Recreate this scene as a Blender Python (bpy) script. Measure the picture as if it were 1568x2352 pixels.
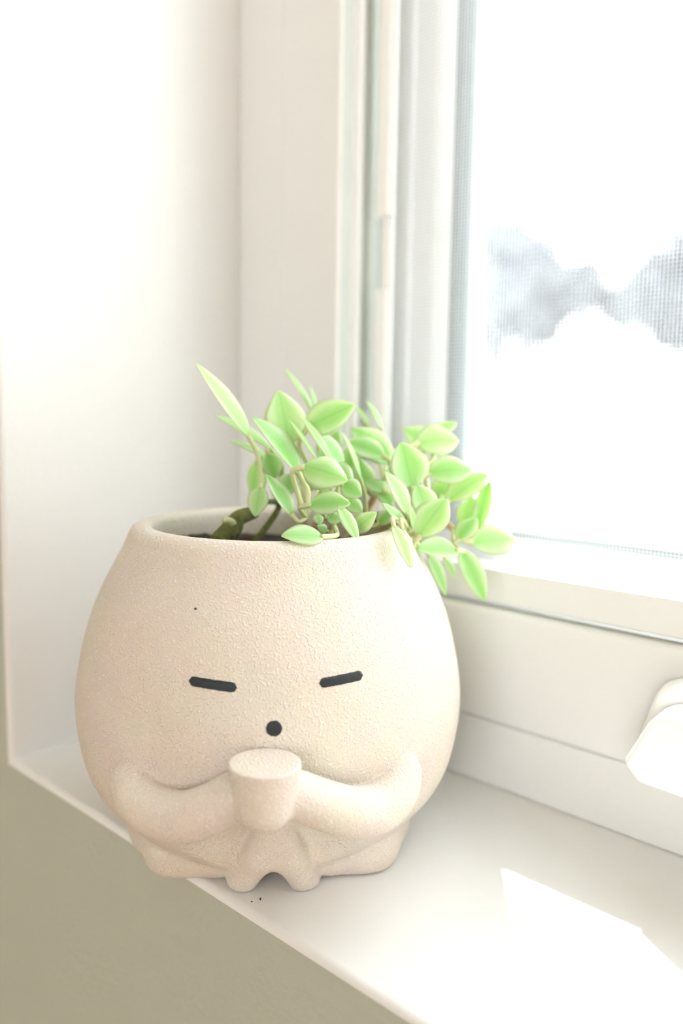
import bpy, bmesh, math, random
import numpy as np
from mathutils import Vector, Matrix

# ------------------------------------------------------------------ clear
for o in list(bpy.data.objects):
    bpy.data.objects.remove(o, do_unlink=True)
SC = bpy.context.scene
COL = SC.collection
random.seed(7)
rng = np.random.default_rng(7)

# ------------------------------------------------------------------ camera
# x runs along the window, y out through it, z up; the sill is z = 0 and the
# room-side corner of sill and left reveal is the origin (metres).
W, H, FPX = 1568, 2352, 1959.3
YAW, TILT, ROLL = math.radians(43.354), math.radians(7.09), math.radians(0.9016)
CAM = np.array([0.3576, -0.1656, 0.16])
_fw = np.array([-math.sin(YAW)*math.cos(TILT), math.cos(YAW)*math.cos(TILT), -math.sin(TILT)])
_r = np.array([math.cos(YAW), math.sin(YAW), 0.0])
_u = np.cross(_r, _fw)
CR = math.cos(ROLL)*_r + math.sin(ROLL)*_u
CU = -math.sin(ROLL)*_r + math.cos(ROLL)*_u
cam_data = bpy.data.cameras.new('camera')
cam = bpy.data.objects.new('camera', cam_data)
COL.objects.link(cam)
cam.matrix_world = Matrix(((CR[0], CU[0], -_fw[0], CAM[0]),
                           (CR[1], CU[1], -_fw[1], CAM[1]),
                           (CR[2], CU[2], -_fw[2], CAM[2]),
                           (0, 0, 0, 1)))
cam_data.sensor_fit = 'VERTICAL'
cam_data.sensor_height = 36.0
cam_data.sensor_width = 24.0
cam_data.lens = FPX/H*36.0
cam_data.clip_start = 0.01
cam_data.clip_end = 500
cam_data.dof.use_dof = True
cam_data.dof.focus_distance = 0.272
cam_data.dof.aperture_fstop = 4.8
cam_data.dof.aperture_blades = 0
SC.camera = cam

# ------------------------------------------------------------------ world, sun, exposure
world = bpy.data.worlds.new('world')
SC.world = world
world.use_nodes = True
bg = world.node_tree.nodes['Background']
bg.inputs['Color'].default_value = (0.95, 0.985, 1.035, 1)      # white hazy overcast-bright sky
bg.inputs['Strength'].default_value = 5.2

SUN_EL = math.radians(53.4)
SUN_TRAVEL = Vector((0.6126*math.cos(SUN_EL), -0.7904*math.cos(SUN_EL), -math.sin(SUN_EL)))
sd = bpy.data.lights.new('sun', 'SUN')
sd.energy = 16.0
sd.angle = math.radians(0.6)
sd.color = (1.0, 0.965, 0.91)
sun = bpy.data.objects.new('sun', sd)
COL.objects.link(sun)
sun.rotation_euler = SUN_TRAVEL.to_track_quat('-Z', 'Y').to_euler()

SC.view_settings.view_transform = 'Standard'
SC.view_settings.look = 'None'
SC.view_settings.gamma = 1.0
SC.view_settings.use_curve_mapping = False
SC.view_settings.exposure = 0.78
SC.cycles.max_bounces = 8
SC.cycles.diffuse_bounces = 5
SC.cycles.glossy_bounces = 2
SC.cycles.adaptive_threshold = 0.06
SC.cycles.transparent_max_bounces = 16
SC.cycles.caustics_reflective = False
SC.cycles.caustics_refractive = False

# ------------------------------------------------------------------ materials
def srgb(r, g, b):
    f = lambda c: (c/255/12.92) if c/255 <= 0.04045 else ((c/255+0.055)/1.055)**2.4
    return (f(r), f(g), f(b), 1.0)

def new_mat(name):
    m = bpy.data.materials.new(name)
    m.use_nodes = True
    nt = m.node_tree
    b = nt.nodes['Principled BSDF']
    return m, nt, b

def paint(name, col, rough=0.5, bump_scale=0, bump_dist=0.0, var=0.0, var_scale=20, spec=0.35, detail=3.0):
    m, nt, b = new_mat(name)
    b.inputs['Roughness'].default_value = rough
    b.inputs['Specular IOR Level'].default_value = spec
    tc = nt.nodes.new('ShaderNodeTexCoord')
    if var > 0:
        n = nt.nodes.new('ShaderNodeTexNoise'); n.inputs['Scale'].default_value = var_scale
        nt.links.new(tc.outputs['Object'], n.inputs['Vector'])
        mx = nt.nodes.new('ShaderNodeMix'); mx.data_type = 'RGBA'
        mx.inputs['A'].default_value = tuple(c*(1-var) for c in col[:3])+(1,)
        mx.inputs['B'].default_value = tuple(min(1, c*(1+var)) for c in col[:3])+(1,)
        nt.links.new(n.outputs['Fac'], mx.inputs['Factor'])
        nt.links.new(mx.outputs['Result'], b.inputs['Base Color'])
    else:
        b.inputs['Base Color'].default_value = col
    if bump_dist > 0:
        n2 = nt.nodes.new('ShaderNodeTexNoise'); n2.inputs['Scale'].default_value = bump_scale
        n2.inputs['Detail'].default_value = detail
        nt.links.new(tc.outputs['Object'], n2.inputs['Vector'])
        bp = nt.nodes.new('ShaderNodeBump'); bp.inputs['Distance'].default_value = bump_dist
        bp.inputs['Strength'].default_value = 1.0
        nt.links.new(n2.outputs['Fac'], bp.inputs['Height'])
        nt.links.new(bp.outputs['Normal'], b.inputs['Normal'])
    return m

M_WALL = paint('greige_wall_paint', (0.465, 0.475, 0.405, 1), 0.7, 260, 0.0006, 0.02, 8)
M_ROOM = paint('warm_fill_wall_tint', (0.72, 0.66, 0.555, 1), 0.7, 260, 0.0006, 0.02, 8)  # unseen room walls, tinted to warm the fill light they bounce
M_WHITE = paint('white_sill_paint', (0.80, 0.79, 0.77, 1), 0.45, 180, 0.00012, 0.01, 15)
M_REVEAL = paint('white_reveal_paint', (0.755, 0.745, 0.73, 1), 0.7, 240, 0.0002, 0.01, 10)
M_VINYL = paint('white_vinyl', (0.90, 0.905, 0.89, 1), 0.35, 0, 0, 0.01, 12)
M_FRAME = paint('off_white_frame', (0.76, 0.755, 0.735, 1), 0.4, 0, 0, 0.01, 12)
M_GASKET = paint('grey_gasket', (0.24, 0.28, 0.28, 1), 0.5, 0, 0, 0.03, 60)
M_FLOOR = paint('oak_floor', (0.56, 0.38, 0.22, 1), 0.45, 12, 0.0006, 0.12, 6)
M_CEIL = paint('ceiling_paint', (0.85, 0.81, 0.73, 1), 0.8, 120, 0.0004, 0.01, 5)
M_GROUND = paint('pale_field', (0.74, 0.74, 0.72, 1), 0.9, 3, 0.03, 0.06, 0.5)
M_BARK = paint('tree_bark', (0.08, 0.075, 0.075, 1), 0.9, 12, 0.02, 0.2, 6)
M_CROWN = paint('distant_foliage', (0.125, 0.135, 0.155, 1), 0.8, 0, 0, 0.25, 0.8)
M_WIRE = paint('screen_wire', (0.70, 0.71, 0.74, 1), 0.5, 0, 0, 0.02, 50)
def _wire_glow(m):     # pale fibreglass thread lets some daylight through
    nt = m.node_tree; out = nt.nodes['Material Output']; b = nt.nodes['Principled BSDF']
    tr = nt.nodes.new('ShaderNodeBsdfTranslucent'); tr.inputs['Color'].default_value = (.40, .41, .43, 1)
    mx = nt.nodes.new('ShaderNodeMixShader'); mx.inputs['Fac'].default_value = .22
    nt.links.new(b.outputs['BSDF'], mx.inputs[1]); nt.links.new(tr.outputs['BSDF'], mx.inputs[2]); nt.links.new(mx.outputs['Shader'], out.inputs['Surface'])
_wire_glow(M_WIRE)

def glass_mat():
    m = bpy.data.materials.new('window_glass'); m.use_nodes = True
    nt = m.node_tree; nt.nodes.clear()
    out = nt.nodes.new('ShaderNodeOutputMaterial')
    mix = nt.nodes.new('ShaderNodeMixShader')
    tr = nt.nodes.new('ShaderNodeBsdfTransparent'); tr.inputs['Color'].default_value = (0.95, 0.97, 0.96, 1)
    gl = nt.nodes.new('ShaderNodeBsdfGlossy'); gl.inputs['Roughness'].default_value = 0.02
    mix.inputs['Fac'].default_value = 0.04
    nt.links.new(tr.outputs['BSDF'], mix.inputs[1]); nt.links.new(gl.outputs['BSDF'], mix.inputs[2])
    nt.links.new(mix.outputs['Shader'], out.inputs['Surface'])
    return m
M_GLASS = glass_mat()

# ------------------------------------------------------------------ mesh helpers
def link_mesh(name, verts, faces, mat, parent=None, smooth=True, uvs=None):
    me = bpy.data.meshes.new(name)
    me.from_pydata([tuple(v) for v in verts], [], faces)
    if uvs is not None:
        ul = me.uv_layers.new(name='uv')
        li = np.empty(len(me.loops), dtype=np.int32); me.loops.foreach_get('vertex_index', li)
        ul.data.foreach_set('uv', np.asarray(uvs, dtype=np.float32)[li].ravel())
    if smooth:
        me.polygons.foreach_set('use_smooth', [True]*len(me.polygons))
    me.materials.append(mat)
    me.update()
    o = bpy.data.objects.new(name, me)
    COL.objects.link(o)
    if parent is not None:
        o.parent = parent
    return o

def bm_obj(name, bm, mat, parent=None, smooth=False):
    bmesh.ops.recalc_face_normals(bm, faces=bm.faces)
    me = bpy.data.meshes.new(name); bm.to_mesh(me); bm.free()
    if smooth:
        me.polygons.foreach_set('use_smooth', [True]*len(me.polygons))
    me.materials.append(mat)
    o = bpy.data.objects.new(name, me); COL.objects.link(o)
    if parent is not None:
        o.parent = parent
    return o

def add_box(bm, x0, x1, y0, y1, z0, z1):
    v = [bm.verts.new((x, y, z)) for x in (x0, x1) for y in (y0, y1) for z in (z0, z1)]
    for f in ((0, 1, 3, 2), (4, 6, 7, 5), (0, 4, 5, 1), (2, 3, 7, 6), (0, 2, 6, 4), (1, 5, 7, 3)):
        bm.faces.new([v[i] for i in f])
    return v

def box(name, x0, x1, y0, y1, z0, z1, mat, parent=None, bev=0.0, seg=3):
    bm = bmesh.new(); add_box(bm, x0, x1, y0, y1, z0, z1)
    if bev > 0:
        bmesh.ops.bevel(bm, geom=list(bm.edges), offset=bev, segments=seg, profile=0.5, affect='EDGES')
    o = bm_obj(name, bm, mat, parent, smooth=bev > 0)
    if bev > 0:
        md = o.modifiers.new('wn', 'WEIGHTED_NORMAL'); md.keep_sharp = True
    return o

def empty(name, loc=(0, 0, 0)):
    o = bpy.data.objects.new(name, None); o.empty_display_size = 0.02
    COL.objects.link(o); o.location = loc
    return o

def tag(o, label=None, cat=None, group=None, kind=None):
    if label: o['label'] = label
    if cat: o['category'] = cat
    if group: o['group'] = group
    if kind: o['kind'] = kind
    return o

def tube(name, pts, radii, mat, parent=None, n=8, sub=5):
    """smooth tube through pts (Catmull-Rom) with a radius per point"""
    P = [np.array(p, float) for p in pts]
    if np.isscalar(radii): radii = [radii]*len(P)
    PP, RR = [], []
    for i in range(len(P)-1):
        p0 = P[i-1] if i > 0 else 2*P[0]-P[1]
        p1, p2 = P[i], P[i+1]
        p3 = P[i+2] if i+2 < len(P) else 2*P[-1]-P[-2]
        for k in range(sub):
            t = k/sub
            PP.append(0.5*((2*p1)+(-p0+p2)*t+(2*p0-5*p1+4*p2-p3)*t*t+(-p0+3*p1-3*p2+p3)*t**3))
            RR.append(radii[i]*(1-t)+radii[i+1]*t)
    PP.append(P[-1]); RR.append(radii[-1])
    PP = np.array(PP); T = np.gradient(PP, axis=0); T /= np.linalg.norm(T, axis=1)[:, None]+1e-12
    ref = np.array([0.31, 0.52, 0.79]); verts = []; faces = []
    a = np.cross(T[0], ref); a /= np.linalg.norm(a)
    for i in range(len(PP)):
        a = a-T[i]*(a@T[i]); a /= np.linalg.norm(a); b = np.cross(T[i], a)
        for k in range(n):
            th = 2*math.pi*k/n
            verts.append(PP[i]+RR[i]*(math.cos(th)*a+math.sin(th)*b))
    for i in range(len(PP)-1):
        for k in range(n):
            faces.append((i*n+k, i*n+(k+1) % n, (i+1)*n+(k+1) % n, (i+1)*n+k))
    faces.append(tuple(range(n-1, -1, -1))); faces.append(tuple((len(PP)-1)*n+k for k in range(n)))
    return link_mesh(name, verts, faces, mat, parent)

# ------------------------------------------------------------------ room shell
OX1, OZ1 = 0.98, 1.30            # opening of the window recess: x 0..OX1, z 0..OZ1
RX0, RX1, RY0, FZ, CZ = -0.9, 2.6, -3.2, -0.86, 1.65
WT = 0.215                       # wall thickness

def wall_with_opening(name, x0, x1, y0, y1, z0, z1, ox0, ox1, oz0, oz1, mat):
    bm = bmesh.new()
    add_box(bm, x0, ox0, y0, y1, z0, z1); add_box(bm, ox1, x1, y0, y1, z0, z1)
    add_box(bm, ox0, ox1, y0, y1, z0, oz0); add_box(bm, ox0, ox1, y0, y1, oz1, z1)
    return tag(bm_obj(name, bm, mat), kind='structure')

LN = 0.0026
tag(wall_with_opening('wall_front', RX0, RX1, 0.0, WT, FZ, CZ, -LN, OX1+LN, -LN, OZ1+LN, M_WALL), 'greige painted wall around and below the window recess')
tag(wall_with_opening('wall_back', RX0, RX1, RY0-0.12, RY0, FZ, CZ, 1.0, 2.5, -0.1, 1.3, M_ROOM), 'wall of the room facing the window')  # unseen opening added in this wall to let in fill light
tag(box('wall_left', RX0-0.12, RX0, RY0, 0.0, FZ, CZ, M_ROOM), 'left wall of the room', kind='structure')
tag(box('wall_right', RX1, RX1+0.12, RY0, 0.0, FZ, CZ, M_ROOM), 'right wall of the room', kind='structure')
tag(box('floor', RX0, RX1, RY0, 0.0, FZ-0.1, FZ, M_FLOOR), 'warm wooden floor of the room', kind='structure')
tag(box('ceiling', RX0, RX1, RY0, WT, CZ, CZ+0.1, M_CEIL), 'white ceiling of the room', kind='structure')

# white liners of the recess (the sill and the reveals), rounded at the room-side edge
def liner(name, axis, lo, hi, pos, sign, label, mat):
    """board lying in plane `axis`=pos, thickness outward, with a soft bullnose at y=0"""
    r = 0.0025; prof = []
    for k in range(7):
        a = math.pi/2*k/6
        prof.append((r-r*math.sin(a), -(r-r*math.cos(a))))
    prof = [(0.133, 0.0)]+prof+[(0.133, -r)]
    verts = []; faces = []
    for e in (lo, hi):
        for (y, d) in prof:
            if axis == 'x': verts.append((pos+sign*d, y-0.0003, e))
            else: verts.append((e, y-0.0003, pos+sign*d))
    n = len(prof)
    for k in range(n): faces.append((k, (k+1) % n, n+(k+1) % n, n+k))
    faces.append(tuple(range(n))); faces.append(tuple(range(2*n-1, n-1, -1)))
    bm = bmesh.new(); vs = [bm.verts.new(v) for v in verts]
    for f in faces: bm.faces.new([vs[i] for i in f])
    o = bm_obj(name, bm, mat, smooth=True)
    md = o.modifiers.new('es', 'EDGE_SPLIT'); md.split_angle = math.radians(40)
    return tag(o, label, kind='structure')
liner('trim_1', 'z', -LN, OX1+LN, 0.0, 1, 'white painted window sill under the planter', M_WHITE)
liner('trim_2', 'x', -0.0005, OZ1+LN, 0.0, 1, 'white left reveal of the window recess', M_REVEAL)
liner('trim_3', 'x', -0.0005, OZ1+LN, OX1, -1, 'white right reveal of the window recess', M_REVEAL)
liner('trim_4', 'z', 0.0, OX1, OZ1, -1, 'white head of the window recess', M_REVEAL)

# ------------------------------------------------------------------ window
win = tag(empty('window_1', (0.0, 0.131, 0.0)), 'white vinyl casement window with insect screen', kind='structure')

def ring_profile(name, prof, mat, parent, z_shift, x0=0.0, x1=OX1, z0=0.0, z1=OZ1, bottom=None, smooth_angle=35):
    """mitred rectangular frame; prof = list of (inset, y) closed loop; bottom = own insets for the bottom member"""
    bprof = bottom or prof
    n = len(prof); V = []
    for k in range(n):
        i, y = prof[k]; ib, yb = bprof[k]
        V.append([(x0+i, (y, yb), z0+ib, 0), (x1-i, (y, yb), z0+ib, 0), (x1-i, (y, yb), z1-i, 1), (x0+i, (y, yb), z1-i, 1)])
    bm = bmesh.new(); vs = []
    for k in range(n):
        row = []
        for c in range(4):
            x, ys, z, top = V[k][c]
            row.append(bm.verts.new((x, ys[0], z)))
        vs.append(row)
    for k in range(n):
        for c in range(4):
            bm.faces.new((vs[k][c], vs[k][(c+1) % 4], vs[(k+1) % n][(c+1) % 4], vs[(k+1) % n][c]))
    o = bm_obj(name, bm, mat, smooth=True)
    o.parent = parent
    o.matrix_parent_inverse = Matrix.Translation(-Vector(parent.location))
    md = o.modifiers.new('bev', 'BEVEL'); md.width = 0.0012; md.segments = 3; md.limit_method = 'ANGLE'; md.angle_limit = math.radians(35)
    md.harden_normals = False
    md2 = o.modifiers.new('wn', 'WEIGHTED_NORMAL')
    return o

# outer trim ring against the reveal: inset 0..35 mm at the sides, 0..29 at the bottom
ring_profile('frame_trim', [(0, .215), (0, .1315), (.034, .1315), (.034, .215)], M_FRAME, win, 0,
             bottom=[(0, .215), (0, .1315), (.0285, .1315), (.0285, .215)])
# main frame, with a return into the window and a bead (the screen track) on that return
ring_profile('window_frame',
             [(.034, .213), (.0341, .1312), (.0360, .1302), (.0725, .1302), (.0735, .1318), (.0735, .1385), (.0768, .1395), (.0768, .1440), (.0735, .1450), (.0735, .213)],
             M_FRAME, win, 0,
             bottom=[(.0285, .213), (.0286, .1312), (.0305, .1302), (.0762, .1302), (.0772, .1312), (.0772, .1340), (.0720, .1345), (.0720, .1440), (.0720, .1450), (.0720, .213)])
M_RETURN_GREY = paint('grey_return_tone', (0.56, 0.59, 0.55, 1), 0.5, 0, 0, 0.02, 30)  # thin grey strips added to darken the frame's sky-lit returns
for (ya, yb) in ((.1322, .1383), (.1452, .1640)):
    for xs in (.0735, OX1-.0735-.0004):
        bm = bmesh.new(); add_box(bm, xs, xs+.0004, ya, yb, .080, OZ1-.075)
        jl = bm_obj('return_grey_strip', bm, M_RETURN_GREY); jl.parent = win; jl.matrix_parent_inverse = Matrix.Translation(-Vector(win.location))
# sash
ring_profile('sash',
             [(.0760, .199), (.0760, .1660), (.0880, .1640), (.0890, .1660), (.1010, .1660), (.1020, .1640), (.1185, .1640), (.1195, .1650), (.1195, .180), (.1170, .181), (.1060, .199)],
             M_VINYL, win, 0,
             bottom=[(.0700, .199), (.0700, .1660), (.0780, .1640), (.0790, .1660), (.0860, .1660), (.0870, .1640), (.1030, .1640), (.1040, .1650), (.1040, .180), (.1015, .181), (.1015, .199)])
# grey glazing gasket on the inner return of the sash
g = ring_profile('gasket', [(.1140, .1634), (.1202, .1634), (.1202, .1800), (.1140, .1800)], M_GASKET, win, 0,
                 bottom=[(.1025, .1660), (.1047, .1660), (.1047, .1800), (.1025, .1800)])
g.modifiers.clear()
# unseen ring added outside the window to trim the sun patch's left edge
ec = ring_profile('sun_edge_ring', [(-.03, .305), (-.03, .2155), (.0335, .2155), (.0343, .305)], M_FRAME, win, 0,
                  bottom=[(-.03, .305), (-.03, .2155), (.0300, .2155), (.0300, .305)])
# glass pane
bm = bmesh.new(); add_box(bm, .1165, OX1-.1165, .1835, .1875, .101, OZ1-.1165)
gp = bm_obj('glass_pane', bm, M_GLASS); gp.parent = win; gp.matrix_parent_inverse = Matrix.Translation(-Vector(win.location))
# insect screen: thin white frame with a notch for the latch, woven wire
SX0, SX1, SZ0, SZ1 = .0815, OX1-.0815, .0798, OZ1-.079
def child_box(name, x0, x1, y0, y1, z0, z1, mat, par, bev=.0008):
    o = box(name, x0, x1, y0, y1, z0, z1, mat, None, bev, 2)
    root = par
    off = Vector((0, 0, 0))
    p = par
    while p is not None:
        off += Vector(p.location); p = p.parent
    o.parent = par; o.matrix_parent_inverse = Matrix.Translation(-off)
    return o
scr = empty('insect_screen', (0, 0.016, 0)); scr.parent = win
child_box('screen_bar', SX0-.006, SX1+.006, .1338, .1535, SZ0-.0008, .0932, M_FRAME, scr)
child_box('screen_bar', SX0, SX1, .147, .1535, SZ1-.0125, SZ1, M_VINYL, scr)
child_box('screen_bar', SX0, SX0+.0072, .147, .1535, .0915, .215, M_VINYL, scr)
child_box('screen_bar', SX0+.0022, SX0+.0072, .149, .1535, .215, .248, M_VINYL, scr)
child_box('screen_bar', SX0, SX0+.0072, .147, .1535, .248, SZ1-.0125, M_VINYL, scr)
child_box('screen_bar', SX1-.0072, SX1, .147, .1535, .0915, SZ1-.0125, M_VINYL, scr)
def wire_mesh():
    verts = []; faces = []; r = 0.00011; p = 0.00155; y = .1505
    def bar(a, b, ax):
        i = len(verts)
        for q in (a, b):
            for (du, dv) in ((-r, -r), (r, -r), (r, r), (-r, r)):
                verts.append((q[0]+(du if ax == 'z' else 0), q[1]+dv, q[2]+(du if ax == 'x' else 0)))
        for k in range(4): faces.append((i+k, i+(k+1) % 4, i+4+(k+1) % 4, i+4+k))
    x = SX0+.006
    while x < SX1-.006:
        bar((x, y, SZ0+.008), (x, y, SZ1-.01), 'z'); x += p
    z = SZ0+.009
    while z < SZ1-.01:
        bar((SX0+.005, y+.00015, z), (SX1-.005, y+.00015, z), 'x'); z += p
    o = link_mesh('screen_wires', verts, faces, M_WIRE, None, smooth=False)
    o.parent = scr; o.matrix_parent_inverse = Matrix.Translation(-Vector((0, 0.147, 0)))
    return tag(o, 'fine grey woven wire', kind='stuff')
wire_mesh()

# ------------------------------------------------------------------ window crank
crank = tag(empty('window_crank', (0.262, 0.130, 0.028)), 'white folding crank handle on the lower window frame', 'handle')
def extrude_outline(name, outline, y0, y1, mat, parent, bev=.003, taper=None):
    """outline in (x,z); extruded from y0 (against the frame) to y1 (towards the room); taper scales the room end"""
    bm = bmesh.new(); cx = sum(p[0] for p in outline)/len(outline); cz = sum(p[1] for p in outline)/len(outline)
    s = taper or 1.0
    a = [bm.verts.new((x, y0, z)) for x, z in outline]
    b = [bm.verts.new((cx+(x-cx)*s, y1, cz+(z-cz)*s)) for x, z in outline]
    n = len(a); bm.faces.new(a); bm.faces.new(b[::-1])
    for k in range(n): bm.faces.new((a[k], b[k], b[(k+1) % n], a[(k+1) % n]))
    bmesh.ops.bevel(bm, geom=[e for e in bm.edges], offset=bev, segments=3, profile=.5, affect='EDGES')
    o = bm_obj(name, bm, mat, parent, smooth=True)
    o.modifiers.new('wn', 'WEIGHTED_NORMAL')
    return o
extrude_outline('cover', [(-.030, .012), (-.024, .006), (.060, .006), (.060, .034), (.05, .040), (-.016, .040), (-.023, .036)], 0, -.012, M_VINYL, crank, .003, .94)
extrude_outline('crank_base', [(-.026, .013), (-.020, .007), (.030, .005), (.030, .030), (.022, .034), (-.012, .034), (-.017, .031)], -.012, -.028, M_VINYL, crank, .0020, .94)
tube('crank_arm', [(.004, -.026, .020), (.020, -.032, .022), (.05, -.033, .016), (.085, -.031, .008)], [.006, .0065, .005, .0045], M_VINYL, crank, 10)
tube('crank_knob', [(.080, -.030, .009), (.090, -.031, .007), (.104, -.032, .004), (.108, -.032, .003)], [.004, .0085, .0085, .004], M_VINYL, crank, 12)

# ------------------------------------------------------------------ outdoors
def ground_z(d):
    return float(np.interp(d, (0, 14, 43, 62, 75, 200), (-1.3, -1.3, 2.2, 5.0, 6.6, 7.0)))
def make_ground():
    verts = []; faces = []
    rad = [0.3, 2, 5, 9, 14, 20, 27, 35, 45, 55, 62, 80, 120, 180]; na = 48
    for d in rad:
        for k in range(na+1):
            a = math.radians(-8+196*k/na)
            verts.append((.3+d*math.cos(a), .5+d*math.sin(a), ground_z(d)+ (0.12*math.sin(3*a+d*.2) if d > 10 else 0)))
    for i in range(len(rad)-1):
        for k in range(na):
            a = i*(na+1)+k; faces.append((a, a+1, a+na+2, a+na+1))
    tag(link_mesh('ground', verts, faces, M_GROUND), 'bright pale field rising towards the trees outside', kind='structure')
make_ground()

def tree_meshes(seed):
    rs = np.random.default_rng(seed)
    lobes = []
    for k in range(9):
        a = rs.uniform(0, 2*math.pi); q = rs.uniform(0, .34)
        lobes.append((q*math.cos(a), q*math.sin(a), rs.uniform(.16, .80), rs.uniform(.12, .20)))
    lobes.append((0, 0, .55, .27)); lobes.append((0, 0, .25, .24))
    verts = []; faces = []
    for i in range(4200):
        cx, cy, cz, rr = lobes[rs.integers(len(lobes))]
        d = rs.normal(size=3); d /= np.linalg.norm(d); p = np.array([cx, cy, cz])+d*rr*rs.uniform(.55, 1)**.5
        a = rs.normal(size=3); a /= np.linalg.norm(a); b = np.cross(a, d); b /= np.linalg.norm(b)+1e-9
        s = rs.uniform(.018, .040); j = len(verts)
        for u, v in ((-1, 0), (0, -.6), (1, 0), (0, .6)): verts.append(p+s*(u*a+v*b))
        faces.append((j, j+1, j+2, j+3))
    me = bpy.data.meshes.new('crown'); me.from_pydata([tuple(v) for v in verts], [], faces); me.materials.append(M_CROWN); me.update()
    t = tube('trunk', [(0, 0, -.04), (.01, 0, .2), (0, .01, .42), (.02, 0, .62)], [.035, .026, .02, .008], M_BARK, None, 8, 3)
    bms = []
    for k in range(5):
        a = k*1.3; bms.append(tube('branch', [(0, 0, .28+.05*k), (.1*math.cos(a), .1*math.sin(a), .42+.05*k), (.24*math.cos(a), .24*math.sin(a), .52+.06*k)], [.013, .009, .004], M_BARK, None, 6, 3))
    return me, t.data, [b.data for b in bms], [t]+bms
TV = []
for s in (3, 11):
    me, td, bd, objs = tree_meshes(s)
    for o in objs: bpy.data.objects.remove(o, do_unlink=True)
    TV.append((me, td, bd))

def ray(px, py):
    return _fw+(px-W/2)/FPX*CR-(py-H/2)/FPX*CU

def tree(px, dist, height, var, label):
    d = ray(px, 800); a = math.atan2(d[1], d[0])
    x, y = CAM[0]+dist*math.cos(a), CAM[1]+dist*math.sin(a)
    rd = math.hypot(x-.3, y-.5)
    t = tag(empty('tree', (x, y, ground_z(rd)-.1)), label, 'tree', 'trees on the rise outside the window')
    t.scale = (height, height, height); t.rotation_euler.z = px*.37
    me, td, bd = TV[var]
    for nm, m in [('crown', me), ('trunk', td)]+[('branch', b) for b in bd]:
        o = bpy.data.objects.new(nm, m); COL.objects.link(o); o.parent = t
        if nm == 'crown': o['kind'] = 'stuff'
    return t
tree(1135, 42, 8.6, 0, 'blurred grey tree just right of the window sash')
tree(1225, 53, 7.6, 1, 'blurred grey tree second from the window sash')
tree(1325, 64, 7.0, 0, 'blurred grey tree in the middle of the far row')
tree(1430, 76, 6.2, 1, 'low pale tree between the middle and rightmost trees')
tree(1520, 60, 7.4, 0, 'pale tree left of the tallest tree at the photo edge')
tree(1600, 47, 10.5, 1, 'tallest blurred tree, cut by the right photo edge')

# ------------------------------------------------------------------ planter (figure hugging a cup)
AXIS = np.array([0.12555, 0.04296])
_w = CAM[:2]-AXIS
FD = _w/np.linalg.norm(_w)                # towards the room, the way the figure faces
SDIR = np.array([-FD[1], FD[0]])          # the figure's left hand side (right in the photo)
PROF = np.array([(-8, 24), (0, 36), (6, 45), (12, 52.8), (18, 59), (25, 64.2), (40, 69.2), (55, 70.6), (70, 68.7), (85, 64.8), (100, 58.3), (110, 53.0), (117.4, 49.8), (124, 46)], float)

def _spline(xk, yk):
    n = len(xk); h = np.diff(xk); A = np.zeros((n, n)); b = np.zeros(n); A[0, 0] = A[-1, -1] = 1
    for i in range(1, n-1):
        A[i, i-1] = h[i-1]; A[i, i] = 2*(h[i-1]+h[i]); A[i, i+1] = h[i]
        b[i] = 6*((yk[i+1]-yk[i])/h[i]-(yk[i]-yk[i-1])/h[i-1])
    m = np.linalg.solve(A, b)
    def f(x):
        x = np.clip(x, xk[0], xk[-1]); i = np.clip(np.searchsorted(xk, x)-1, 0, n-2); t = x-xk[i]; hh = h[i]
        return yk[i]+t*((yk[i+1]-yk[i])/hh-hh*(2*m[i]+m[i+1])/6)+t*t*m[i]/2+t**3*(m[i+1]-m[i])/(6*hh)
    return f
R_OF = _spline(PROF[:, 0], PROF[:, 1])
_zt = np.linspace(-8, 124, 1321); _rt = R_OF(_zt); _st = 1/np.sqrt(1+np.gradient(_rt, _zt)**2)

def smin(a, b, k):
    h = np.maximum(k-np.abs(a-b), 0)/k
    return np.minimum(a, b)-h*h*k*0.25
def smax(a, b, k): return -smin(-a, -b, k)
def cone_chain(S, F, Z, pts, k=None):
    out = None
    for (a, b) in zip(pts[:-1], pts[1:]):
        ax, ay, az, ra = a; bx, by, bz, rb = b
        dx, dy, dz = bx-ax, by-ay, bz-az; L2 = dx*dx+dy*dy+dz*dz
        t = np.clip(((S-ax)*dx+(F-ay)*dy+(Z-az)*dz)/L2, 0, 1)
        d = np.sqrt((S-ax-t*dx)**2+(F-ay-t*dy)**2+(Z-az-t*dz)**2)-(ra+t*(rb-ra))
        out = d if out is None else (smin(out, d, k) if k else np.minimum(out, d))
    return out
def ellip(S, F, Z, c, r):
    q = np.sqrt(((S-c[0])/r[0])**2+((F-c[1])/r[1])**2+((Z-c[2])/r[2])**2)
    return (q-1)*min(r)

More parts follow.
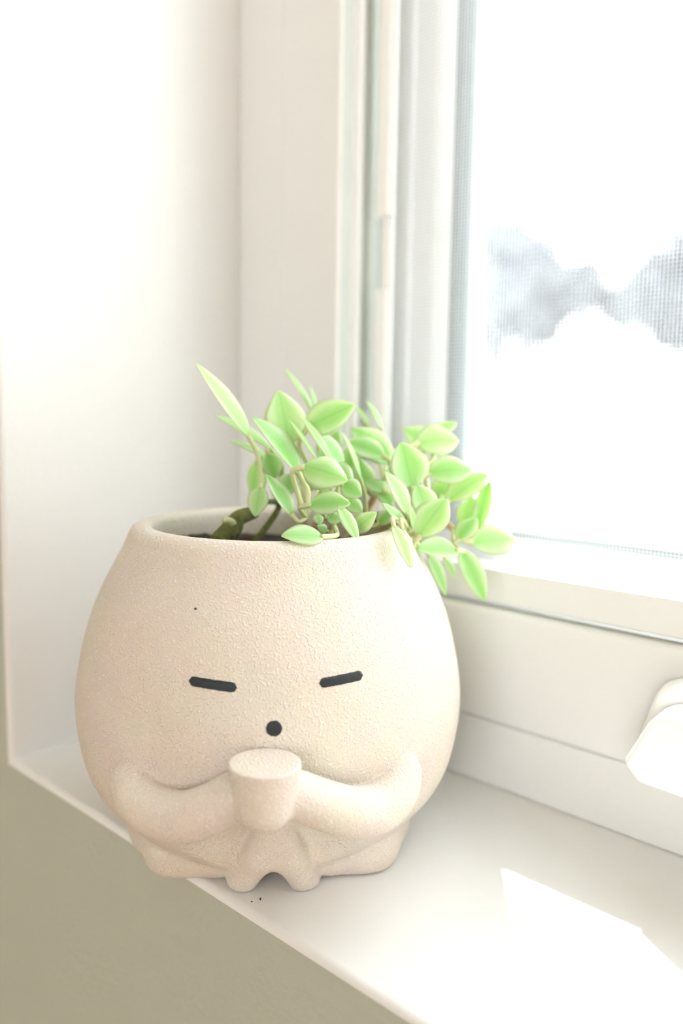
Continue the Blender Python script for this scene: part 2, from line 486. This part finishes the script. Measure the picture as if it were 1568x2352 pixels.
def _smooth_path(pts, sub=4):
    P = np.array(pts, float); out = []
    for i in range(len(P)-1):
        p0 = P[i-1] if i else 2*P[0]-P[1]; p3 = P[i+2] if i+2 < len(P) else 2*P[-1]-P[-2]; p1, p2 = P[i], P[i+1]
        for k in range(sub):
            t = k/sub; out.append(tuple(.5*(2*p1+(p2-p0)*t+(2*p0-5*p1+4*p2-p3)*t*t+(-p0+3*p1-3*p2+p3)*t**3)))
    return out+[tuple(P[-1])]
ARM_L = _smooth_path([(-42.3, 55.0, 44.2, 6.9), (-39.8, 60.4, 40.6, 7.4), (-33.3, 66.4, 38.4, 7.6), (-25.4, 71.8, 39.4, 7.6), (-17.6, 75.8, 43.6, 7.3), (-10.0, 77.8, 48.6, 7.0)])
ARM_R = _smooth_path([(41.2, 55.5, 44.2, 6.9), (38.5, 61.0, 40.6, 7.4), (32.1, 66.9, 38.4, 7.6), (24.3, 72.2, 40.0, 7.6), (15.7, 75.8, 44.2, 7.3), (7.0, 77.8, 48.8, 7.0)])
LEG_L = [(-38, -14, 8.5, 11.0), (-38.5, 13, 8.2, 11.4), (-31.5, 27.5, 8.0, 11.2), (-18, 32.6, 8.2, 9.6)]
LEG_R = [(39.0, -14, 8.5, 11.0), (39.0, 13, 8.2, 11.4), (33.5, 28.0, 8.0, 11.2), (20.5, 33.6, 8.2, 9.6)]
FOOT_L = [(-0.2, 48.5, 25.0, 4.6), (-3.8, 47.6, 13.5, 5.2), (-8.4, 41.6, 3.0, 6.2)]
FOOT_R = [(2.6, 48.5, 25.0, 4.6), (6.2, 48.0, 13.5, 5.2), (10.8, 42.1, 3.0, 6.2)]

def prims(S, F, Z):
    r = np.sqrt(S*S+F*F)
    zi = np.clip((Z+8)*10, 0, 1320).astype(np.int32)
    fr = np.clip((Z+8)*10-zi, 0, 1); zi2 = np.minimum(zi+1, 1320)
    body = (r-(_rt[zi]*(1-fr)+_rt[zi2]*fr))*_st[zi]
    body = smax(body, -ellip(S, F, Z, (1.2, 71, 17), (46, 25, 17)), 4.0)
    body = smax(body, Z-117.4, 3.4)
    body = smax(body, 1.0-Z, 2.0)
    hollow = smax(r-42.8-0.10*np.maximum(112-Z, 0), 101.5-Z, 3.0)
    body = smax(body, -hollow, 3.2)
    armL = cone_chain(S, F, Z, ARM_L); armR = cone_chain(S, F, Z, ARM_R)
    rc = np.sqrt((S+1.6)**2+(F-81.5)**2)
    cup = smax((rc-(7.6+0.155*(Z-41.5)))*0.985, 40.6-Z, 7.0)
    cup = smax(cup, Z-60.2, 1.0)
    legL = smin(cone_chain(S, F, Z, LEG_L, 6.0), cone_chain(S, F, Z, FOOT_L, 3.0), 2.6)
    legR = smin(cone_chain(S, F, Z, LEG_R, 6.0), cone_chain(S, F, Z, FOOT_R, 3.0), 2.6)
    return [body, armL, armR, cup, legL, legR]
def sdf(S, F, Z, full=False):
    P = prims(S, F, Z)
    body, armL, armR, cup, legL, legR = P
    arms = np.minimum(armL, armR)
    d = smin(arms, cup, 1.4)
    d = smin(d, body, 1.3)
    legs = smin(legL, legR, 4.0)
    d = smin(d, legs, 1.8)
    d = smax(d, -cone_chain(S, F, Z, [(1.2, 33, -1.4, 3.6), (1.2, 60, 0.6, 4.6)]), 5.0)
    d = smax(d, -Z, 1.6)
    return (d, P) if full else d

def surface_nets(f, org, h):
    s = f < 0; nx, ny, nz = f.shape
    c = [s[i:nx-1+i, j:ny-1+j, k:nz-1+k] for i in (0, 1) for j in (0, 1) for k in (0, 1)]
    cnt = sum(a.astype(np.int8) for a in c); act = (cnt > 0) & (cnt < 8)
    I, J, K = np.nonzero(act); idx = -np.ones(act.shape, np.int64); idx[I, J, K] = np.arange(len(I))
    val = {(i, j, k): f[I+i, J+j, K+k] for i in (0, 1) for j in (0, 1) for k in (0, 1)}
    acc = np.zeros((len(I), 3)); num = np.zeros(len(I))
    cs = list(val)
    for a in cs:
        for ax in range(3):
            if a[ax] == 1: continue
            b = list(a); b[ax] = 1; b = tuple(b)
            va, vb = val[a], val[b]; m = (va < 0) != (vb < 0)
            t = np.where(m, va/np.where(m, va-vb, 1), 0)
            p = np.tile(np.array(a, float), (len(I), 1)); p[:, ax] += t
            acc[m] += p[m]; num[m] += 1
    V = org+h*(np.stack([I, J, K], 1)+acc/num[:, None])
    Q = []
    for ax in range(3):
        a = [slice(None)]*3; b = [slice(None)]*3; a[ax] = slice(0, -1); b[ax] = slice(1, None)
        sa, sb = s[tuple(a)], s[tuple(b)]; m = sa != sb
        E = np.stack(np.nonzero(m), 1); o1, o2 = [q for q in range(3) if q != ax]
        E = E[(E[:, o1] > 0) & (E[:, o2] > 0) & (E[:, o1] < f.shape[o1]-1) & (E[:, o2] < f.shape[o2]-1)]
        def cell(d1, d2):
            q = E.copy(); q[:, o1] -= d1; q[:, o2] -= d2; return idx[q[:, 0], q[:, 1], q[:, 2]]
        q = np.stack([cell(1, 1), cell(0, 1), cell(0, 0), cell(1, 0)], 1)
        ins = sa[E[:, 0], E[:, 1], E[:, 2]]
        flip = ins if ax != 1 else ~ins
        q[~flip] = q[~flip][:, ::-1]
        Q.append(q)
    return V, np.concatenate(Q)

def sand_material():
    m, nt, b = new_mat('sand_textured_ceramic')
    b.inputs['Roughness'].default_value = 0.62
    b.inputs['Specular IOR Level'].default_value = 0.4
    tc = nt.nodes.new('ShaderNodeTexCoord')
    n1 = nt.nodes.new('ShaderNodeTexNoise'); n1.inputs['Scale'].default_value = 1250; n1.inputs['Detail'].default_value = 1.0; n1.inputs['Roughness'].default_value = .5
    n2 = nt.nodes.new('ShaderNodeTexNoise'); n2.inputs['Scale'].default_value = 60
    for n in (n1, n2): nt.links.new(tc.outputs['Object'], n.inputs['Vector'])
    rp = nt.nodes.new('ShaderNodeValToRGB'); rp.color_ramp.elements[0].position = .50; rp.color_ramp.elements[1].position = .74
    nt.links.new(n1.outputs['Fac'], rp.inputs['Fac'])
    mx = nt.nodes.new('ShaderNodeMix'); mx.data_type = 'RGBA'
    mx.inputs['A'].default_value = (0.745, 0.66, 0.565, 1); mx.inputs['B'].default_value = (0.86, 0.81, 0.755, 1)
    nt.links.new(rp.outputs['Color'], mx.inputs['Factor'])
    mx2 = nt.nodes.new('ShaderNodeMix'); mx2.data_type = 'RGBA'; mx2.blend_type = 'MULTIPLY'; mx2.inputs['Factor'].default_value = .12
    nt.links.new(mx.outputs['Result'], mx2.inputs['A']); nt.links.new(n2.outputs['Color'], mx2.inputs['B'])
    nt.links.new(mx2.outputs['Result'], b.inputs['Base Color'])
    bp = nt.nodes.new('ShaderNodeBump'); bp.inputs['Distance'].default_value = .00032; bp.inputs['Strength'].default_value = .9
    nt.links.new(rp.outputs['Color'], bp.inputs['Height']); nt.links.new(bp.outputs['Normal'], b.inputs['Normal'])
    return m
M_SAND = sand_material()
M_INK = paint('black_paint', (0.018, 0.024, 0.028, 1), 0.55, 900, 0.0003, 0.3, 400, spec=.4)

planter = tag(empty('planter', (AXIS[0], AXIS[1], 0)), 'round cream sand-textured planter with sleepy face, hugging a cup, on the sill', 'planter')
planter.rotation_euler.z = math.atan2(SDIR[1], SDIR[0])      # local x = side, local y = away from the room
def build_planter():
    h = 0.85; org = np.array([-76.0, -76.0, -2.0])
    g = [np.arange(org[i], e, h, dtype=np.float32) for i, e in enumerate((76, 96, 121))]
    S, F, Z = np.meshgrid(*g, indexing='ij')
    f = sdf(S, F, Z)
    V, Q = surface_nets(f, org, h)
    def grad(V):
        e = .15; G = np.stack([sdf(*(V+np.eye(3)[i]*e).T)-sdf(*(V-np.eye(3)[i]*e).T) for i in range(3)], 1)/(2*e)
        return G
    for it in range(3):
        G = grad(V); d = sdf(*V.T)
        st = d/np.maximum((G*G).sum(1), .2); st = np.clip(st, -.4, .4)
        V = V-G*st[:, None]
    N = grad(V); N /= np.linalg.norm(N, axis=1)[:, None]+1e-9
    _, P = sdf(*V.T, full=True)
    P = np.stack(P, 1); P[:, 0] -= 0.6
    lab = P.argmin(1); fl = np.sort(lab[Q], 1)[:, 1]
    loc = np.stack([V[:, 0], -V[:, 1], V[:, 2]], 1)*.001
    nl = np.stack([N[:, 0], -N[:, 1], N[:, 2]], 1)
    for k, nm in enumerate(('body', 'arm', 'arm', 'cup', 'leg', 'leg')):
        q = Q[fl == k]
        if len(q) == 0: continue
        used, inv = np.unique(q, return_inverse=True)
        q = inv.reshape(-1, 4)
        # mirrored axis flips winding; orient by the normals
        v = loc[used]; n = nl[used]
        fn = np.cross(v[q[:, 2]]-v[q[:, 0]], v[q[:, 3]]-v[q[:, 1]])
        bad = (fn*n[q].mean(1)).sum(1) < 0
        q[bad] = q[bad][:, ::-1]
        me = bpy.data.meshes.new(nm)
        me.vertices.add(len(v)); me.vertices.foreach_set('co', v.astype(np.float32).ravel())
        me.loops.add(q.size); me.loops.foreach_set('vertex_index', q.astype(np.int32).ravel())
        me.polygons.add(len(q)); me.polygons.foreach_set('loop_start', np.arange(0, q.size, 4, dtype=np.int32))
        me.polygons.foreach_set('use_smooth', [True]*len(q))
        me.update(calc_edges=True); me.validate()
        me.normals_split_custom_set_from_vertices([tuple(x) for x in n])
        me.materials.append(M_SAND)
        o = bpy.data.objects.new(nm, me); COL.objects.link(o); o.parent = planter
build_planter()

def face_stroke(name, pts, half, parent, label):
    """painted stroke following the curved front of the body: pts = [(side mm, z mm)...]"""
    n = 22; m = 5; verts = []; faces = []
    a = np.array(pts[0], float); b = np.array(pts[-1], float); L = np.linalg.norm(b-a)
    dx = (b-a)/max(L, 1e-6) if L > 1e-6 else np.array([1.0, 0]); nx = np.array([-dx[1], dx[0]])
    rs = random.Random(int(abs(a[0])*10))
    for top in (0, 1):
        for i in range(n+1):
            t = -half+(L+2*half)*i/n
            e = max(0, -t, t-L); w = math.sqrt(max(half*half-e*e, 0)) if e > 0 else half
            w *= 1+rs.uniform(-.05, .05) if 0 < i < n else 1
            for j in range(m+1):
                s = -1+2*j/m
                p = a+dx*t+nx*(w*s)
                R = float(R_OF(p[1])); ff = math.sqrt(max(R*R-p[0]**2, 0))
                off = (0.28*math.sqrt(max(1-s*s, 0))+.10) if top else -.5
                k = (R+off)/R
                verts.append((p[0]*k*.001, -ff*k*.001, p[1]*.001))
    c = (n+1)*(m+1)
    for i in range(n):
        for j in range(m):
            q = i*(m+1)+j; faces.append((c+q, c+q+1, c+q+m+2, c+q+m+1))
    for i in range(n):
        for j in (0, m):
            q = i*(m+1)+j; faces.append((q, q+m+1, c+q+m+1, c+q))
    o = link_mesh(name, verts, faces, M_INK, parent)
    return tag(o, label)
face_stroke('eye', [(-23.0, 77.7), (-11.4, 76.9)], 1.42, planter, 'short black painted line of the closed eye')
face_stroke('eye', [(15.8, 77.6), (26.5, 78.4)], 1.42, planter, 'short black painted line of the closed eye')
face_stroke('mouth', [(0.9, 65.3), (1.1, 65.3)], 2.25, planter, 'round black painted dot mouth')
face_stroke('paint_fleck', [(-23.1, 97.9), (-23.0, 97.9)], .32, planter, 'tiny black fleck')

# ------------------------------------------------------------------ soil
def soil_material():
    m, nt, b = new_mat('dark_potting_soil')
    b.inputs['Roughness'].default_value = .95
    tc = nt.nodes.new('ShaderNodeTexCoord'); n = nt.nodes.new('ShaderNodeTexNoise'); n.inputs['Scale'].default_value = 260; n.inputs['Detail'].default_value = 6
    nt.links.new(tc.outputs['Object'], n.inputs['Vector'])
    rp = nt.nodes.new('ShaderNodeValToRGB'); e = rp.color_ramp.elements
    e[0].position = .35; e[0].color = (.004, .003, .003, 1); e[1].position = .75; e[1].color = (.06, .035, .025, 1)
    nt.links.new(n.outputs['Fac'], rp.inputs['Fac']); nt.links.new(rp.outputs['Color'], b.inputs['Base Color'])
    bp = nt.nodes.new('ShaderNodeBump'); bp.inputs['Distance'].default_value = .001; nt.links.new(n.outputs['Fac'], bp.inputs['Height']); nt.links.new(bp.outputs['Normal'], b.inputs['Normal'])
    return m
M_SOIL = soil_material()
M_CHIP = paint('bark_chip', (.085, .05, .04, 1), .9, 300, .0006, .35, 120)
SOILZ = 107.0
def loc_w(S, F, z):
    p = AXIS+(SDIR*S+FD*F)*.001
    return np.array([p[0], p[1], z*.001])
def make_soil():
    root = empty('potting_soil', loc_w(0, 0, 103.0)); tag(root, 'dark potting soil inside the planter around the stems', 'soil', kind='stuff')
    verts = []; faces = []; nr, na = 26, 72
    base = loc_w(0, 0, 103.0)
    for top in (1, 0):
        for i in range(nr+1):
            r = 42.9*i/nr
            for k in range(na):
                a = 2*math.pi*k/na
                z = (SOILZ+rng.normal()*.55+1.2*math.sin(a*2+1)*i/nr-.6*(i == nr)) if top else 102.2
                p = loc_w(r*math.cos(a), r*math.sin(a), z)-base; verts.append(p)
    off = (nr+1)*na
    for i in range(nr):
        for k in range(na):
            a, b_, c, d = i*na+k, i*na+(k+1) % na, (i+1)*na+(k+1) % na, (i+1)*na+k
            faces.append((a, d, c, b_)); faces.append((off+a, off+b_, off+c, off+d))
    for k in range(na):
        a, b_ = nr*na+k, nr*na+(k+1) % na; faces.append((a, off+a, off+b_, b_))
    link_mesh('soil', verts, faces, M_SOIL, root)
    for (S, F, L, ang) in ((-23, 4, 11, .3), (-15, 12, 8, 1.4), (-30, -12, 9, -.4), (-8, -18, 9, .7), (2, 16, 8, .1), (-33, 6, 6, 1.0), (-20, -22, 8, 2.1), (10, 20, 7, .6), (-12, 26, 6, -.5)):
        bm = bmesh.new(); bmesh.ops.create_icosphere(bm, subdivisions=2, radius=1)
        sx, sy, sz = L*.5e-3, L*.22e-3, L*.16e-3
        for v in bm.verts:
            j = 1+rng.normal()*.10; v.co = Vector((v.co.x*sx*j, v.co.y*sy*j, v.co.z*sz*j))
        ob = bm_obj('bark_chip', bm, M_CHIP, root); ob.location = Vector(loc_w(S, F, SOILZ+1.2)-base); ob.rotation_euler = (rng.normal()*.2, rng.normal()*.25, ang)
make_soil()

# ------------------------------------------------------------------ plant
def leaf_material():
    m = bpy.data.materials.new('variegated_leaf'); m.use_nodes = True
    nt = m.node_tree; b = nt.nodes['Principled BSDF']; out = nt.nodes['Material Output']
    uv = nt.nodes.new('ShaderNodeUVMap'); uv.uv_map = 'uv'
    sp = nt.nodes.new('ShaderNodeSeparateXYZ'); nt.links.new(uv.outputs['UV'], sp.inputs['Vector'])
    def math_(op, a, b_=None, c=None):
        n = nt.nodes.new('ShaderNodeMath'); n.operation = op
        for i, v in enumerate((a, b_, c)):
            if v is None: continue
            if isinstance(v, (int, float)): n.inputs[i].default_value = v
            else: nt.links.new(v, n.inputs[i])
        return n.outputs[0]
    s = math_('ABSOLUTE', math_('SUBTRACT', math_('MULTIPLY', sp.outputs['Y'], 2.0), 1.0))       # 0 midrib .. 1 margin
    oi = nt.nodes.new('ShaderNodeObjectInfo')
    tc = nt.nodes.new('ShaderNodeTexCoord'); nz = nt.nodes.new('ShaderNodeTexNoise'); nz.inputs['Scale'].default_value = 160; nz.inputs['Detail'].default_value = 2
    nt.links.new(tc.outputs['Object'], nz.inputs['Vector'])
    sm = math_('ADD', s, math_('MULTIPLY', math_('SUBTRACT', nz.outputs['Fac'], .5), .5))
    rp = nt.nodes.new('ShaderNodeValToRGB'); e = rp.color_ramp.elements
    e[0].position = .30; e[0].color = (0, 0, 0, 1); e[1].position = .98; e[1].color = (1, 1, 1, 1)
    nt.links.new(sm, rp.inputs['Fac'])
    g = nt.nodes.new('ShaderNodeMix'); g.data_type = 'RGBA'
    g.inputs['A'].default_value = (0.42, 0.73, 0.27, 1); g.inputs['B'].default_value = (0.61, 0.82, 0.42, 1)
    nt.links.new(oi.outputs['Random'], g.inputs['Factor'])
    mx = nt.nodes.new('ShaderNodeMix'); mx.data_type = 'RGBA'; mx.inputs['B'].default_value = (0.87, 0.92, 0.78, 1)
    nt.links.new(g.outputs['Result'], mx.inputs['A'])
    nt.links.new(math_('MULTIPLY', rp.outputs['Color'], .9), mx.inputs['Factor'])
    # midrib, slightly deeper green
    rib = nt.nodes.new('ShaderNodeValToRGB'); e = rib.color_ramp.elements
    e[0].position = .02; e[0].color = (1, 1, 1, 1); e[1].position = .13; e[1].color = (0, 0, 0, 1)
    nt.links.new(s, rib.inputs['Fac'])
    mr = nt.nodes.new('ShaderNodeMix'); mr.data_type = 'RGBA'; mr.inputs['B'].default_value = (0.28, 0.64, 0.18, 1)
    nt.links.new(mx.outputs['Result'], mr.inputs['A']); nt.links.new(math_('MULTIPLY', rib.outputs['Color'], .35), mr.inputs['Factor'])
    nt.links.new(mr.outputs['Result'], b.inputs['Base Color'])
    b.inputs['Roughness'].default_value = .38
    b.inputs['Specular IOR Level'].default_value = .5
    tr = nt.nodes.new('ShaderNodeBsdfTranslucent')
    tm = nt.nodes.new('ShaderNodeMix'); tm.data_type = 'RGBA'; tm.blend_type = 'MULTIPLY'; tm.inputs['Factor'].default_value = 1.0; tm.inputs['B'].default_value = (1.0, 1.0, .62, 1)
    nt.links.new(mr.outputs['Result'], tm.inputs['A']); nt.links.new(tm.outputs['Result'], tr.inputs['Color'])
    ms = nt.nodes.new('ShaderNodeMixShader'); ms.inputs['Fac'].default_value = .48
    nt.links.new(b.outputs['BSDF'], ms.inputs[1]); nt.links.new(tr.outputs['BSDF'], ms.inputs[2]); nt.links.new(ms.outputs['Shader'], out.inputs['Surface'])
    return m
M_LEAF = leaf_material()
M_PET = paint('pale_petiole', (.60, .62, .33, 1), .5, 0, 0, .15, 90)
M_STEM = paint('pink_brown_stem', (.52, .36, .22, 1), .55, 400, .0003, .2, 120)
M_MOSS = paint('mossy_old_stem', (.14, .145, .045, 1), .9, 420, .002, .75, 220)

def at_px(px, py, F):
    """point of the ray through a photo pixel at distance F mm in front of the planter's axis"""
    d = ray(px, py); k = (F*.001-(CAM[:2]-AXIS)@FD)/(d[:2]@FD)
    return CAM+k*d

plant_base = loc_w(4, -4, SOILZ)
plant = tag(empty('trailing_plant', plant_base), 'light green trailing plant with oval pale-edged leaves growing in the cream planter', 'plant')

def make_leaf(B, T, width, roll, bend=.10, fold=.18, th=.0011, sharp=1.0, up=True, flip=False):
    B, T = np.array(B), np.array(T); ax = T-B; L = np.linalg.norm(ax); ax = ax/L
    c = CAM-(B+T)/2; c = c-ax*(c@ax); c /= np.linalg.norm(c)
    wv = np.cross(ax, c)
    n1 = math.cos(roll)*c+math.sin(roll)*wv; n2 = math.cos(roll)*c-math.sin(roll)*wv
    n = n1 if n1[2] > n2[2] else n2
    if flip: n = n2 if n is n1 else n1
    if n[2] < 0 and roll > .5: n = -n
    sv = np.cross(ax, n)
    nt_, ns = 15, 7; verts = []; uvs = []; faces = []
    ring = 2*ns
    for i in range(nt_+1):
        t = i/nt_; tt = min(max(t, .012), .995)
        hw = width/2*(math.sin(math.pi*tt**.84)**.62)*(1-.25*sharp*max(0, (t-.55)/.45)**1.3)
        ctr = B+ax*(L*t)+n*(bend*L*(4*t*(1-t))*.5)
        thk = th*(.35+.65*math.sin(math.pi*tt)**.5)
        for k in range(ring):
            if k <= ns: s = -1+2*k/ns; sd_ = 1
            else: s = 1-2*(k-ns)/ns; sd_ = -1
            z = fold*hw*abs(s)**1.6 - fold*.25*hw + sd_*thk*.5*math.sqrt(max(1-s*s, 0))
            verts.append(ctr+sv*(hw*s)+n*z); uvs.append((t, (s+1)/2))
    for i in range(nt_):
        for k in range(ring):
            a = i*ring+k; b_ = i*ring+(k+1) % ring
            faces.append((a, b_, b_+ring, a+ring))
    faces.append(tuple(range(ring-1, -1, -1))); faces.append(tuple(nt_*ring+k for k in range(ring)))
    return verts, uvs, faces

NODES = {  # branching points of the stems: photo pixel and distance in front of the axis
    'a': (600, 1150, 2), 'b': (703, 1190, 14), 'c': (765, 1205, 16), 'd': (842, 1195, 4), 'e': (938, 1180, 6),
    'f': (988, 1170, -4), 'g': (962, 1248, 6), 'h': (1040, 1215, -8), 'i': (755, 1150, -8), 'j': (880, 1110, -16), 'k': (640, 1165, -14), 'l': (1030,1262,-6)}
NP = {k: at_px(*v) for k, v in NODES.items()}
# base px, F, tip px, F, apparent width px, roll deg, bend, fold, node
LEAVES = [
 ((572,1003),2, (449,834),4, 34,52,.03,.35,'a'),
 ((622,1032),-12,(494,954),-14,24,70,.05,.3,'k'),
 ((612,1050),-18,(528,1012),-22,17,72,.05,.2,'k'),
 ((686,1086),14,(578,958),12, 42,58,.10,.30,'b'),
 ((664,1020),-6,(639,898),-10, 88,18,.05,.16,'i'),
 ((702,985),-6,(814,930),-4, 72,20,.08,.18,'i'),
 ((716,945),-32,(655,847),-36, 17,74,.05,.2,'i'),
 ((724,938),-30,(712,888),-32, 11,76,.05,.2,'i'),
 ((725,1053),10,(664,966),10, 13,76,.04,.2,'b'),
 ((760,1062),4,(690,956),4, 22,72,.04,.25,'c'),
 ((786,1068),-2,(712,985),-4, 34,55,.06,.25,'i'),
 ((828,1102),4,(787,996),6, 15,74,.06,.2,'d'),
 ((616,1042),-8,(632,1098),-8, 50,15,.06,.2,'k'),
 ((590,1060),-20,(580,1150),-24, 42,35,.06,.2,'k'),
 ((672,1090),-2,(650,1142),0, 46,15,.05,.2,'b'),
 ((697,1072),22,(797,1104),26, 74,22,.14,-.28,'b'),
 ((598,1121),8,(586,1187),12, 46,15,.05,.18,'a'),
 ((670,1184),22,(609,1089),18, 34,48,.06,.35,'b'),
 ((712,1160),26,(804,1157),30, 51,28,.10,.22,'b'),
 ((740,1234),43,(646,1231),47, 44,46,.05,.16,'c'),
 ((728,1182),22,(734,1206),24, 22,15,.05,.2,'c'),
 ((752,1190),20,(786,1194),22, 27,25,.05,.2,'c'),
 ((778,1164),30,(823,1246),38, 30,30,.05,.2,'c'),
 ((812,1221),26,(864,1177),28, 40,15,.06,.2,'d'),
 ((786,1112),14,(830,1140),16, 46,15,.08,.2,'c'),
 ((762,1068),8,(808,1112),10, 44,28,.06,.2,'c'),
 ((796,1150),14,(832,1178),16, 34,20,.06,.2,'c'),
 ((894,1060),-14,(806,984),-18, 66,30,.08,.2,'j'),
 ((880,1046),-10,(793,1016),-14, 46,32,.08,.25,'j'),
 ((846,980),-34,(814,930),-38, 14,70,.05,.2,'j'),
 ((876,985),-34,(842,920),-38, 14,70,.05,.2,'j'),
 ((958,1018),-22,(1052,1012),-26, 68,30,.10,.2,'j'),
 ((990,1030),-28,(926,984),-30, 52,32,.08,.2,'j'),
 ((996,1000),-34,(1047,970),-38, 30,50,.06,.2,'f'),
 ((946,1120),2,(920,1016),0, 84,24,.08,.28,'e'),
 ((940,1100),-6,(900,1030),-8, 34,55,.05,.3,'e'),
 ((984,1088),-4,(1084,1081),-6, 62,30,.16,.12,'f'),
 ((1030,1150),-2,(1120,1088),-6, 58,34,.08,.32,'f'),
 ((1096,1218),-8,(1126,1102),-14, 40,25,.06,.2,'h'),
 ((934,1180),12,(884,1083),10, 34,50,.08,.30,'e'),
 ((914,1130),-2,(890,1072),-4, 26,50,.05,.2,'e'),
 ((938,1222),18,(877,1156),20, 20,62,.06,.28,'e'),
 ((952,1222),18,(938,1155),18, 14,58,.05,.25,'g'),
 ((962,1230),20,(1026,1146),14, 74,20,.08,.18,'g'),
 ((1049,1266),8,(952,1262),14, 46,48,.04,.40,'l'),
 ((903,1208),36,(943,1306),42, 30,40,.04,.30,'g'),
 ((922,1214),32,(946,1302),38, 22,45,.04,.25,'g'),
 ((984,1276),0,(1024,1368),-4, 27,45,.06,.22,'g'),
 ((1020,1284),-6,(1046,1328),-8, 15,45,.06,.22,'l'),
 ((1056,1262),-4,(1114,1380),-6, 48,25,.06,.22,'l'),
 ((1082,1246),-8,(1186,1242),-14, 68,28,.10,.2,'h'),
 ((1052,1240),2,(1094,1190),-4, 42,30,.08,.25,'h'),
 ((982,1182),6,(955,1112),2, 58,25,.06,.2,'f'),
 ((1012,1140),-8,(1030,1095),-12, 50,30,.08,.2,'f'),
 ((880,1128),-8,(838,1104),-12, 34,58,.06,.12,'j'),
 ((1066,1208),-10,(1086,1140),-16, 44,30,.06,.2,'h'),
 ((1000,1150),-10,(1022,1118),-14, 30,30,.06,.2,'f'),
 ((846,1130),-14,(820,1050),-20, 44,30,.06,.2,'j'),
 ((742,1060),-16,(778,990),-24, 50,30,.06,.2,'i'),
 ((800,1080),-18,(826,1010),-26, 44,32,.06,.2,'i'),
 ((900,1160),-6,(866,1120),-10, 36,35,.06,.2,'d'),
 ((700,1130),0,(730,1085),-4, 40,30,.06,.2,'b'),
 ((870,1205),10,(905,1170),8, 34,35,.06,.2,'d'),
 ((750,1222),24,(728,1208),28, 22,20,.06,.2,'c'),
 ((1010,1200),2,(1000,1162),0, 36,35,.06,.2,'f'),
 ((930,1215),4,(965,1190),2, 30,35,.06,.2,'g'),
]
MPX = 1959.3
def build_plant():
    for i, (b, fb, t, ft, wpx, roll, bend, fold, node) in enumerate(LEAVES):
        B, T = at_px(b[0], b[1], fb), at_px(t[0], t[1], ft)
        depth = ((B+T)/2-CAM)@_fw; rl = math.radians(roll)
        width = wpx/MPX*depth/max(math.cos(rl), .45)
        width = min(width*1.08, .0175)
        v, uv, f = make_leaf(B, T, width, rl, bend, fold)
        lf = link_mesh('leaf', [p-plant_base for p in v], f, M_LEAF, plant, True, uv)
        N = NP[node]; ax = (T-B)/np.linalg.norm(T-B)
        L = np.linalg.norm(N-B)
        mid = B-ax*min(.35*L, .006); pr = .00068+.035*max(0, width-.004)
        tube('petiole', [B+ax*.0006-plant_base, mid*.7+(B*.5+N*.5)*.3-plant_base, (mid+N)/2-plant_base, N-plant_base], [pr*1.15, pr, pr*.95, pr*1.05], M_PET, lf, 7, 4)
    # stems: from the soil up through the branching points
    def stem(keys, root, rad, mat=M_STEM):
        pts = [loc_w(*root)-plant_base]+[NP[k]-plant_base for k in keys]
        tube('stem', pts, [rad*1.15]+[rad]*(len(pts)-2)+[rad*.7], mat, plant, 9, 6)
    stem(['k', 'a'], (-9, -6, SOILZ-2), .0012, M_MOSS)
    stem(['b'], (8, 6, SOILZ-2), .0016)
    stem(['c'], (14, 10, SOILZ-2), .0017)
    stem(['i'], (12, -14, SOILZ-2), .0017)
    stem(['d', 'e', 'f', 'h'], (24, 2, SOILZ-2), .0019)
    stem(['j'], (28, -16, SOILZ-2), .0018)
    stem(['e', 'g', 'l'], (30, 4, SOILZ-2), .0017)
    # old mossy stub at the left of the foliage
    q = [at_px(492, 1243, 10), at_px(530, 1216, 4), at_px(548, 1190, 1), at_px(585, 1176, -4)]
    tube('old_stem', [p-plant_base for p in q], [.0024, .0040, .0030, .0024], M_MOSS, plant, 10, 6)
    q = [at_px(536, 1205, 5), at_px(526, 1196, 8), at_px(514, 1193, 10)]
    tube('cut_stub', [p-plant_base for p in q], [.0016, .0013, .0010], M_PET, plant, 8, 4)
build_plant()

# ------------------------------------------------------------------ crumbs on the sill
def crumb(px, py, size, label):
    d = ray(px, py); p = CAM+d*(-CAM[2]/d[2])
    bm = bmesh.new(); bmesh.ops.create_icosphere(bm, subdivisions=1, radius=size)
    for v in bm.verts:
        v.co *= 1+rng.normal()*.2
    o = bm_obj('soil_crumb', bm, M_SOIL); o.location = (p[0], p[1], size*.7)
    tag(o, label, 'crumb', 'soil crumbs on the sill')
crumb(598, 2066, .00036, 'larger black soil crumb on the sill below the feet of the planter')
crumb(578, 2072, .00024, 'smaller black soil crumb left of the larger one')
